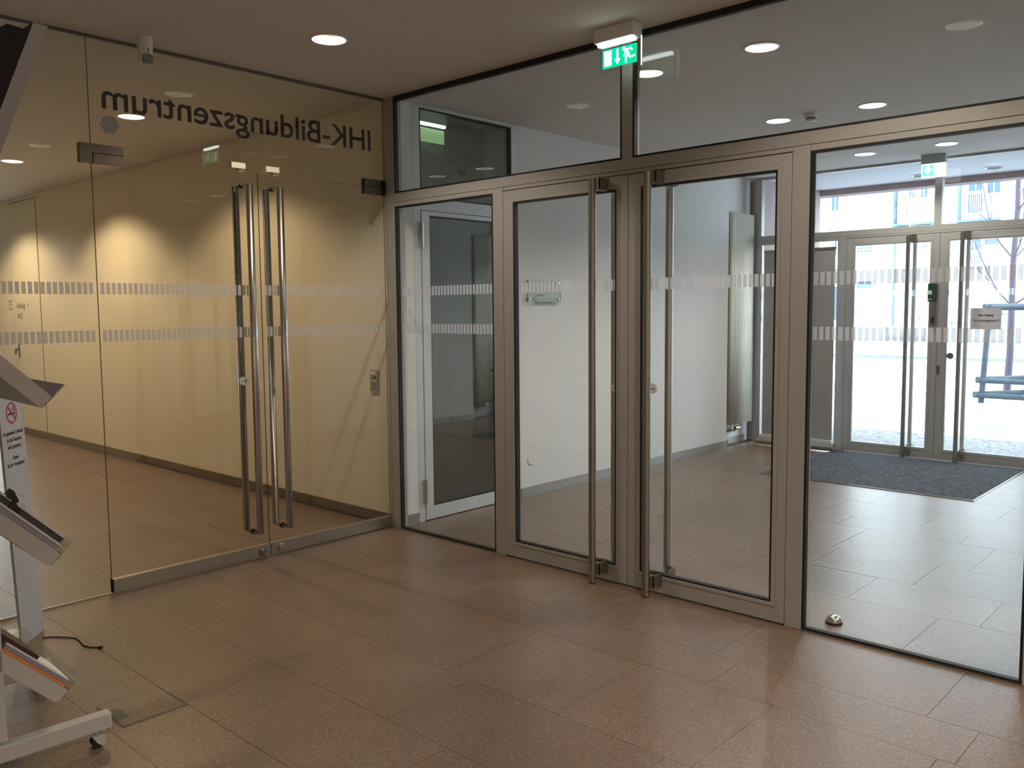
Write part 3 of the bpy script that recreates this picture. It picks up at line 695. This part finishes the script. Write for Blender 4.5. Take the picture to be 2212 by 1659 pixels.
# ---------------------------------------------------------------- no smoking sign panel
P1 = Vector((.453, -2.576, 0)); P2 = Vector((.293, -2.428, 0)); dx = (P2 - P1).normalized(); nn = Vector((-dx.y, dx.x, 0)) * -1
nn = Vector((.148, .16, 0)).normalized()
ns = thing('sign_panel', ((P1 + P2) / 2).to_tuple(), 'narrow pale panel with a no smoking symbol standing by the left glass', 'sign stand')
up = (Vector((0, 0, 1)) - nn * .045 + dx * .012).normalized()
c0 = (P1 + P2) / 2; hw_ = (P2 - P1).length / 2
def L(u, h, n): return (dx * u + up * h + nn * n)
q = [L(-hw_, 0, 0), L(hw_, 0, 0), L(hw_, 1.19, 0), L(-hw_, 1.19, 0), L(-hw_, 0, -.012), L(hw_, 0, -.012), L(hw_, 1.19, -.012), L(-hw_, 1.19, -.012)]
MB().add(q, [(0,1,2,3),(7,6,5,4),(0,4,5,1),(1,5,6,2),(2,6,7,3),(3,7,4,0)]).build('panel', mat('pale_panel', (.50, .51, .53), .4), ns, local=True)
ft = MB(); k = [L(-hw_, 0, -.012), L(hw_, 0, -.012), L(hw_, 0, -.16), L(-hw_, 0, -.16)]
ft.add(k + [v + Vector((0,0,.008)) for v in k], [(0,1,2,3),(7,6,5,4),(0,4,5,1),(1,5,6,2),(2,6,7,3),(3,7,4,0)]); ft.build('foot_plate', 'steel', ns, local=True)
def onp(u, h, n=.0008): return basis(L(u, h, n), tuple(dx), tuple(up))
rg = MB(); vs = []; n_ = 32
for r_ in (.050, .042):
    for i in range(n_): a = 2*math.pi*i/n_; vs.append(L(r_*math.cos(a), 1.085 + r_*math.sin(a), .0012))
rg.add(vs, [(i, (i+1) % n_, (i+1) % n_ + n_, i + n_) for i in range(n_)])
a = math.radians(-45); u1 = (math.cos(a), math.sin(a)); p1 = (-u1[1]*.004, u1[0]*.004)
rg.add([L(u1[0]*.044*s1 + p1[0]*s2, 1.085 + u1[1]*.044*s1 + p1[1]*s2, .0016) for s1, s2 in ((-1,-1),(1,-1),(1,1),(-1,1))], [(0,1,2,3)])
rg.build('red_ring', 'red', ns, local=True)
cg = MB(); cg.add([L(u, h, .0010) for u, h in ((-.032,1.076),(.012,1.076),(.012,1.085),(-.032,1.085))], [(0,1,2,3)])
cg.add([L(u, h, .0010) for u, h in ((.015,1.076),(.032,1.076),(.032,1.085),(.015,1.085))], [(0,1,2,3)])
cg.add([L(u, h, .0010) for u, h in ((.016,1.090),(.020,1.090),(.014,1.112),(.010,1.112))], [(0,1,2,3)])
cg.add([L(u, h, .0010) for u, h in ((.026,1.090),(.030,1.090),(.024,1.112),(.020,1.112))], [(0,1,2,3)])
cg.build('cigarette', 'ink', ns, local=True)
for txt, h, f in (('Im gesamten Gebäude', .985, .185), ('ist das Rauchen', .952, .135), ('nicht gestattet !', .920, .130), ('-', .893, .008), ('Danke', .867, .050), ('für Ihr Verständnis !', .836, .165)):
    text_mesh('lettering', txt, 'dkprint', ns, .026, .0002, world=onp(.0, h), fit=f, bold=.0004)

# ---------------------------------------------------------------- brochure stand at the left edge
bs = thing('brochure_stand', (1.68, -3.015, 0), 'white metal brochure stand with tilted trays at the left edge', 'brochure stand', rz=math.radians(-3))
MB().box(-.045, 0, -.06, 0, .13, 2.42).build('post', 'rack', bs, bevel=.003, local=True)
MB().box(-.715, -.67, -.06, 0, .13, 2.42).build('post', 'rack', bs, bevel=.003, local=True)
for x in (-.045, -.715):
    f = MB().box(x, x+.045, -.36, .333, .060, .118).build('foot', 'rack', bs, bevel=.004, local=True)
    for y in (.285, -.31):
        cs = MB().tube([(x+.004, y, .020), (x+.019, y, .020)], .0195, 18).tube([(x+.026, y, .020), (x+.041, y, .020)], .0195, 18).build('caster_wheel', 'black', f, local=True)
        MB().prism([(y-.02,.045),(y+.022,.045),(y+.024,.018),(y+.012,.006),(y-.004,.02)], x+.001, x+.044, 'x').tube([(x+.0225, y, .04), (x+.0225, y, .061)], .006, 10).build('caster_fork', 'rack', f, local=True)
for z in (.14, 2.2): MB().box(-.67, -.045, -.05, -.01, z, z+.04).build('cross_rail', 'rack', bs, local=True)
cc = math.sqrt(.5)
def tray(z0, n):
    Lp = Vector((.195, z0)); bk = Vector((-cc, cc)); dn = Vector((-cc, -cc)); upv = Vector((cc, cc))
    e = Lp + bk * .36
    prof = [Lp, e, e + dn*.052, Lp + dn*.052 + bk*.02, Lp + dn*.047 + bk*.006, Lp + dn*.036]
    t = empty('tray'); t.parent = bs
    for x in (0, -.70): MB().prism([tuple(p) for p in prof], x-.003, x, 'x').build('side_panel', 'rack', t, local=True)
    f0 = Lp + dn*.049 + bk*.01
    q = [f0, e + dn*.049, e + dn*.052, f0 + dn*.003]
    MB().prism([tuple(p) for p in q], -.70, -.003, 'x').build('tray_floor', 'rack', t, local=True)
    q = [Lp + dn*.046, Lp + upv*.004, Lp + upv*.004 + bk*.003, Lp + dn*.046 + bk*.003]
    MB().prism([tuple(p) for p in q], -.70, 0, 'x').build('front_lip', 'rack', t, local=True)
    q = [Lp - bk*.001, Lp + upv*.056 - bk*.001, Lp + upv*.056 + bk*.003, Lp + bk*.003]
    MB().prism([tuple(p) for p in q], -.70, 0, 'x').build('lip_flap', 'rack' if n == 0 else 'acryl', t, local=True)
    return Lp, bk, dn, upv
Ts = [tray(1.264, 0), tray(.724, 1), tray(.243, 2)]
hd = MB().prism([(.240,2.485),(.197,2.490),(.085,2.192),(-.02,1.92),(-.02,1.88),(.075,2.045)], -.70, 0, 'x').build('header_edge', mat('pale_header', (.40, .41, .45), .5), bs, local=True)
MB().prism([(.195,2.487),(.165,2.462),(.12,2.468),(.08,2.440),(.04,2.425),(-.01,2.38),(-.10,2.34),(-.10,1.95),(-.02,1.93),(.084,2.192)], -.69, .0, 'x').build('black_header_board', 'black2', bs, local=True)
# brochures (each a thing, resting in a tray)
import mathutils
Mst = Matrix.Translation((1.68, -3.015, 0)) @ Matrix.Rotation(math.radians(-3), 4, 'Z')
def brochure(T, x1, w, off, th, back, h, cover, label, group):
    Lp, bk, dn, upv = T
    a = Lp + dn*.046 + bk*(.012 + back) + upv*off
    def P(u, v): return a + bk*u + upv*v
    t = tag(empty('brochure', Mst.translation, math.radians(-3)), label, 'brochure', group)
    def slabp(u0, u1, v0, v1, xa, xb): return MB().prism([tuple(P(u0, v0)), tuple(P(u1, v0)), tuple(P(u1, v1)), tuple(P(u0, v1))], xa, xb, 'x')
    slabp(.001, h-.001, .0015, th-.0015, x1-w+.001, x1-.001).build('pages', 'pages' if cover in ('pages', 'yelpr', 'redcov') else cover, t, local=True)
    m = slabp(0, h, th-.0014, th, x1-w, x1); s2 = slabp(0, h, 0, .0014, x1-w, x1); m.add(s2.v, s2.f); m.build('cover', cover, t, local=True)
g2 = 'brochures in the middle tray'; g3 = 'brochures in the lowest tray'
for i, (o, th, cv, lb) in enumerate([(0, .047, 'pages', 'thick pale brochure stack at the bottom of the middle tray'), (.048, .016, 'bluepr', 'lavender blue brochure second in the middle tray'),
        (.065, .007, 'pages', 'thin white leaflet between the dark ones in the middle tray'), (.073, .018, 'dkprint', 'thick dark brochure near the top of the middle tray'),
        (.092, .007, 'pages', 'white leaflet on top of the middle tray stack')]):
    brochure(Ts[1], -.008, .21, o, th, .002 + .004*i, .26, cv, lb, g2)
for i, (o, th, cv, lb) in enumerate([(0, .045, 'pages', 'white brochure stack at the bottom of the lowest tray'), (.046, .012, 'orpr', 'orange brochure above the rim of the lowest tray'),
        (.059, .010, 'bluepr', 'pale blue brochure in the lowest tray'), (.070, .006, 'pages', 'thin white leaflet under the maroon one in the lowest tray'), (.077, .012, 'dkcov', 'thick dark maroon brochure on top in the lowest tray')]):
    brochure(Ts[2], -.008, .21, o, th, .002 + (.004 if i < 4 else .06)*i*.6, .26, cv, lb, g3)
for u, v, lb in ((.27, .115, 'larger black binder clip on the middle tray brochures'), (.245, .092, 'smaller black binder clip on the middle tray brochures')):
    Lp, bk, dn, upv = Ts[1]; a_ = Lp + dn*.046 + bk*(.012+u-.02) + upv*(v-.02)
    tt = tag(empty('binder_clip', Mst.translation, math.radians(-3)), lb, 'clip', 'black clips in the middle tray')
    MB().prism([tuple(a_), tuple(a_ - bk*.035 + upv*.004), tuple(a_ - bk*.035 + upv*.012), tuple(a_ + upv*.028), tuple(a_ + bk*.008 + upv*.028), tuple(a_ + bk*.008)], -.045, -.005, 'x').build('clip_body', 'black', tt, bevel=.002, local=True)
    for x in (-.035, -.015): MB().tube([(x, *(a_ + upv*.026)), (x, *(a_ + upv*.034 - bk*.03)), (x, *(a_ + upv*.030 - bk*.045))], .0012, 6).build('clip_lever', 'steel', tt, local=True)
brochure(Ts[2], -.24, .21, 0, .04, .004, .28, 'yelpr', 'yellow brochure stack deeper in the lowest tray', g3)
brochure(Ts[1], -.24, .21, 0, .035, .004, .28, 'dkprint', 'dark brochure stack deeper in the middle tray', g2)
brochure(Ts[0], -.008, .21, 0, .030, .004, .28, 'bluepr', 'grey blue brochure in the top tray of the stand', 'brochures in the top tray')

# ---------------------------------------------------------------- outdoors
solid('ground_paving', 'band of small grey cobbles outside the street doors', 'ground', 'cobble', (-14, 12, 5.42, 7.3, -.14, -.02))
solid('ground_footway', 'pale wet footway beyond the cobbles', 'ground', 'pave', (-24, 16, 7.3, 9.8, -.14, -.02))
solid('ground_footway', 'paved strip with the nearer street tree', 'ground', 'asphalt', (-28, 16, 9.8, 23.2, -.14, -.02))
solid('kerb', 'dark kerb line across the street', 'kerb', 'kerb', (-40, 20, 23.2, 24.6, -.14, -.01))
solid('ground_street', 'pale far street surface before the garden wall', 'ground', 'asphalt', (-60, 30, 24.6, 60, -.14, -.02))
solid('ground_street', 'pale ground left of the footway', 'ground', 'pave', (-60, -28, 5.6, 24.6, -.14, -.03))
solid('garden_wall', 'low pale garden wall before the apartment house', 'wall', 'render', (-30, 20, 39.2, 39.5, -.02, .62))
hg = MB(); rr = random.Random(3)
for i in range(700):
    x = rr.uniform(-9.6, 2); y = rr.uniform(39.7, 40.6); z = rr.uniform(.2, 1.5); s_ = rr.uniform(.06, .16)
    d1 = Vector((rr.uniform(-1,1), rr.uniform(-1,1), rr.uniform(-1,1))).normalized() * s_; d2 = Vector((rr.uniform(-1,1), rr.uniform(-1,1), rr.uniform(-1,1))).normalized() * s_
    p = Vector((x, y, z)); hg.add([p, p + d1, p + d1 + d2, p + d2], [(0,1,2,3)])
hgo = tag(hg.build('hedge', 'hedge'), 'blue green clipped hedge behind the low garden wall across the street', 'hedge', kind='stuff')
b = thing('apartment_house', (-9, 42, 0), 'pale overexposed apartment house across the street with blue windows', 'building')
MB().box(-34, 8, 42, 50, -.02, 14).build('wall', 'render', b)
MB().box(-34, 8, 41.94, 42, -.02, .5).build('plinth', 'blue_glare', b)
def bwin(x0, x1, z0, z1, m='pane', bars=1, hb=0):
    f = MB(); ring(f, x0-.06, x1+.06, z0-.06, z1+.06, .07, 41.90, 41.99)
    for i in range(bars): x = x0 + (x1-x0)*(i+1)/(bars+1); f.box(x-.02, x+.02, 41.92, 41.98, z0, z1)
    for i in range(hb): z = z0 + (z1-z0)*(i+1)/(hb+1); f.box(x0, x1, 41.92, 41.98, z-.02, z+.02)
    f.box(x0-.1, x1+.1, 41.82, 41.96, z0-.12, z0-.06)
    w = f.build('window', 'render', b); MB().box(x0, x1, 41.96, 41.995, z0, z1).build('pane', m, w)
bwin(-10.37, -10.05, 6.96, 7.9); bwin(-9.80, -9.46, 6.88, 7.8); bwin(-10.46, -10.04, 5.98, 6.66, 'blue_glare', 5)
bwin(-7.62, -7.0, 5.96, 6.85, 'pane', 6); bwin(-7.62, -7.0, 6.98, 7.9); bwin(-6.8, -6.24, 6.82, 7.8, 'pane', 1)
bwin(-12.86, -12.11, 4.34, 4.79, 'blue_glare', 4, 2); bwin(-9.74, -9.42, 4.43, 4.79, 'blue_glare', 2, 1); bwin(-12.83, -12.04, 2.48, 2.86, 'blue_glare', 0)
bwin(-7.58, -6.98, 4.19, 4.73, 'blue_glare', 1); bwin(-7.56, -6.98, 3.5, 4.02, 'pane', 7); bwin(-6.84, -6.23, 4.41, 4.69, 'blue_glare', 0)
bwin(-14.27, -13.88, 6.61, 7.42); bwin(-14.06, -13.78, 4.28, 5.03); bwin(-14.38, -13.79, 2.82, 3.55, 'blue_glare', 0, 4); bwin(-14.38, -13.79, .83, 2.62, 'pane', 0)
bwin(-4.8, -4.1, 4.3, 5.6); bwin(-4.8, -4.1, 6.8, 7.8); bwin(-17.5, -16.8, 6.6, 7.6); bwin(-17.5, -16.8, 3.2, 4.4)
f = MB().box(-10.78, -10.0, 41.62, 41.85, 6.71, 6.86).build('flower_box', 'orange', b)
for x0, x1, z0 in ((-11.0, -9.15, 5.55), (-8.0, -6.14, 5.52)):
    by = MB().box(x0, x1, 41.5, 41.9, z0, z0+.12).box(x0, x1, 41.4, 41.9, z0-.16, z0-.06).box(x0, x0+.10, 41.5, 41.9, z0+.12, 8.2).build('balcony', 'blue_glare', b)
MB().box(-11.0, -10.9, 41.85, 41.95, .5, 12).build('downpipe', 'blue_glare', b)

def tree(name, loc, h, r, label, seed, lean=(0, 0), fork=.35, bm='bark'):
    rg_ = random.Random(seed)
    t = thing(name, loc, label, 'tree')
    tk = MB(); pts = []
    for i in range(9):
        f = i / 8; pts.append((lean[0]*f + rg_.uniform(-.02,.02), lean[1]*f + rg_.uniform(-.02,.02), h * f))
    tk.tube(pts, r, 12, r2=r*.35); tk.build('trunk', bm, t, local=True)
    br = MB()
    def grow(p, d, l, rad, dep):
        n_ = 4; q = [p]
        for i in range(n_):
            d = (d + Vector((rg_.uniform(-.22,.22), rg_.uniform(-.22,.22), rg_.uniform(-.05,.20)))).normalized(); q.append(q[-1] + d*l/n_)
        br.tube(q, rad, 5 if dep else 7, r2=rad*.45)
        if dep < 3:
            for k in range(3 if dep == 0 else 4):
                j = rg_.randint(1, n_); nd = (d + Vector((rg_.uniform(-.9,.9), rg_.uniform(-.9,.9), rg_.uniform(-.2,.7)))).normalized()
                grow(q[j], nd, l*rg_.uniform(.4,.65), rad*.5, dep+1)
    for i in range(15):
        f = fork + (1 - fork) * i / 15; p = Vector(pts[min(8, int(f*8))]); a = i * 2.4 + rg_.uniform(-.3,.3)
        grow(p, Vector((math.cos(a), math.sin(a), .85)).normalized(), h*.24, r*.25*(1.2-f*.6), 0)
    br.build('branches', bm, t, local=True)['kind'] = 'stuff'
tree('bare_tree', (1.10, 12.3, -.02), 6.2, .062, 'bare street tree standing inside the nearer wooden support frame', 11, (.10, 0), .30)
tree('bare_tree', (-6.75, 31.0, -.02), 5.6, .07, 'small distant bare street tree behind the left street door', 5, (.1, 0), .36, 'bark_glare')
def support(cx, cyy, hgt, wd, rad, label, wm='wood'):
    t = thing('tree_support', (cx, cyy, -.02), label, 'tree support')
    tri = [(cx - wd, cyy - wd*.5), (cx + wd, cyy - wd*.5), (cx, cyy + wd*.9)]
    for i, (x, y) in enumerate(tri):
        k = .86
        MB().tube([(x, y, -.02), (cx + (x-cx)*k, cyy + (y-cyy)*k, hgt)], rad, 12).build('post', wm, t)
    for i in range(3):
        a, c2 = tri[i], tri[(i+1) % 3]
        for z, e in ((.10, 1.10), (.34, 1.04), (hgt-.05, .92)):
            A = Vector((cx + (a[0]-cx)*e, cyy + (a[1]-cyy)*e, z + .012*i)); C = Vector((cx + (c2[0]-cx)*e, cyy + (c2[1]-cyy)*e, z + .012*i)); dd = (C - A).normalized() * .06
            MB().tube([A - dd, C + dd], rad*.95, 12).build('rail', wm, t)
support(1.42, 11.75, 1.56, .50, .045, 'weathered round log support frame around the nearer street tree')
support(-6.6, 31.0, 2.1, .75, .06, 'distant log support frame, paled by painted glare, around the small tree', 'wood_glare')
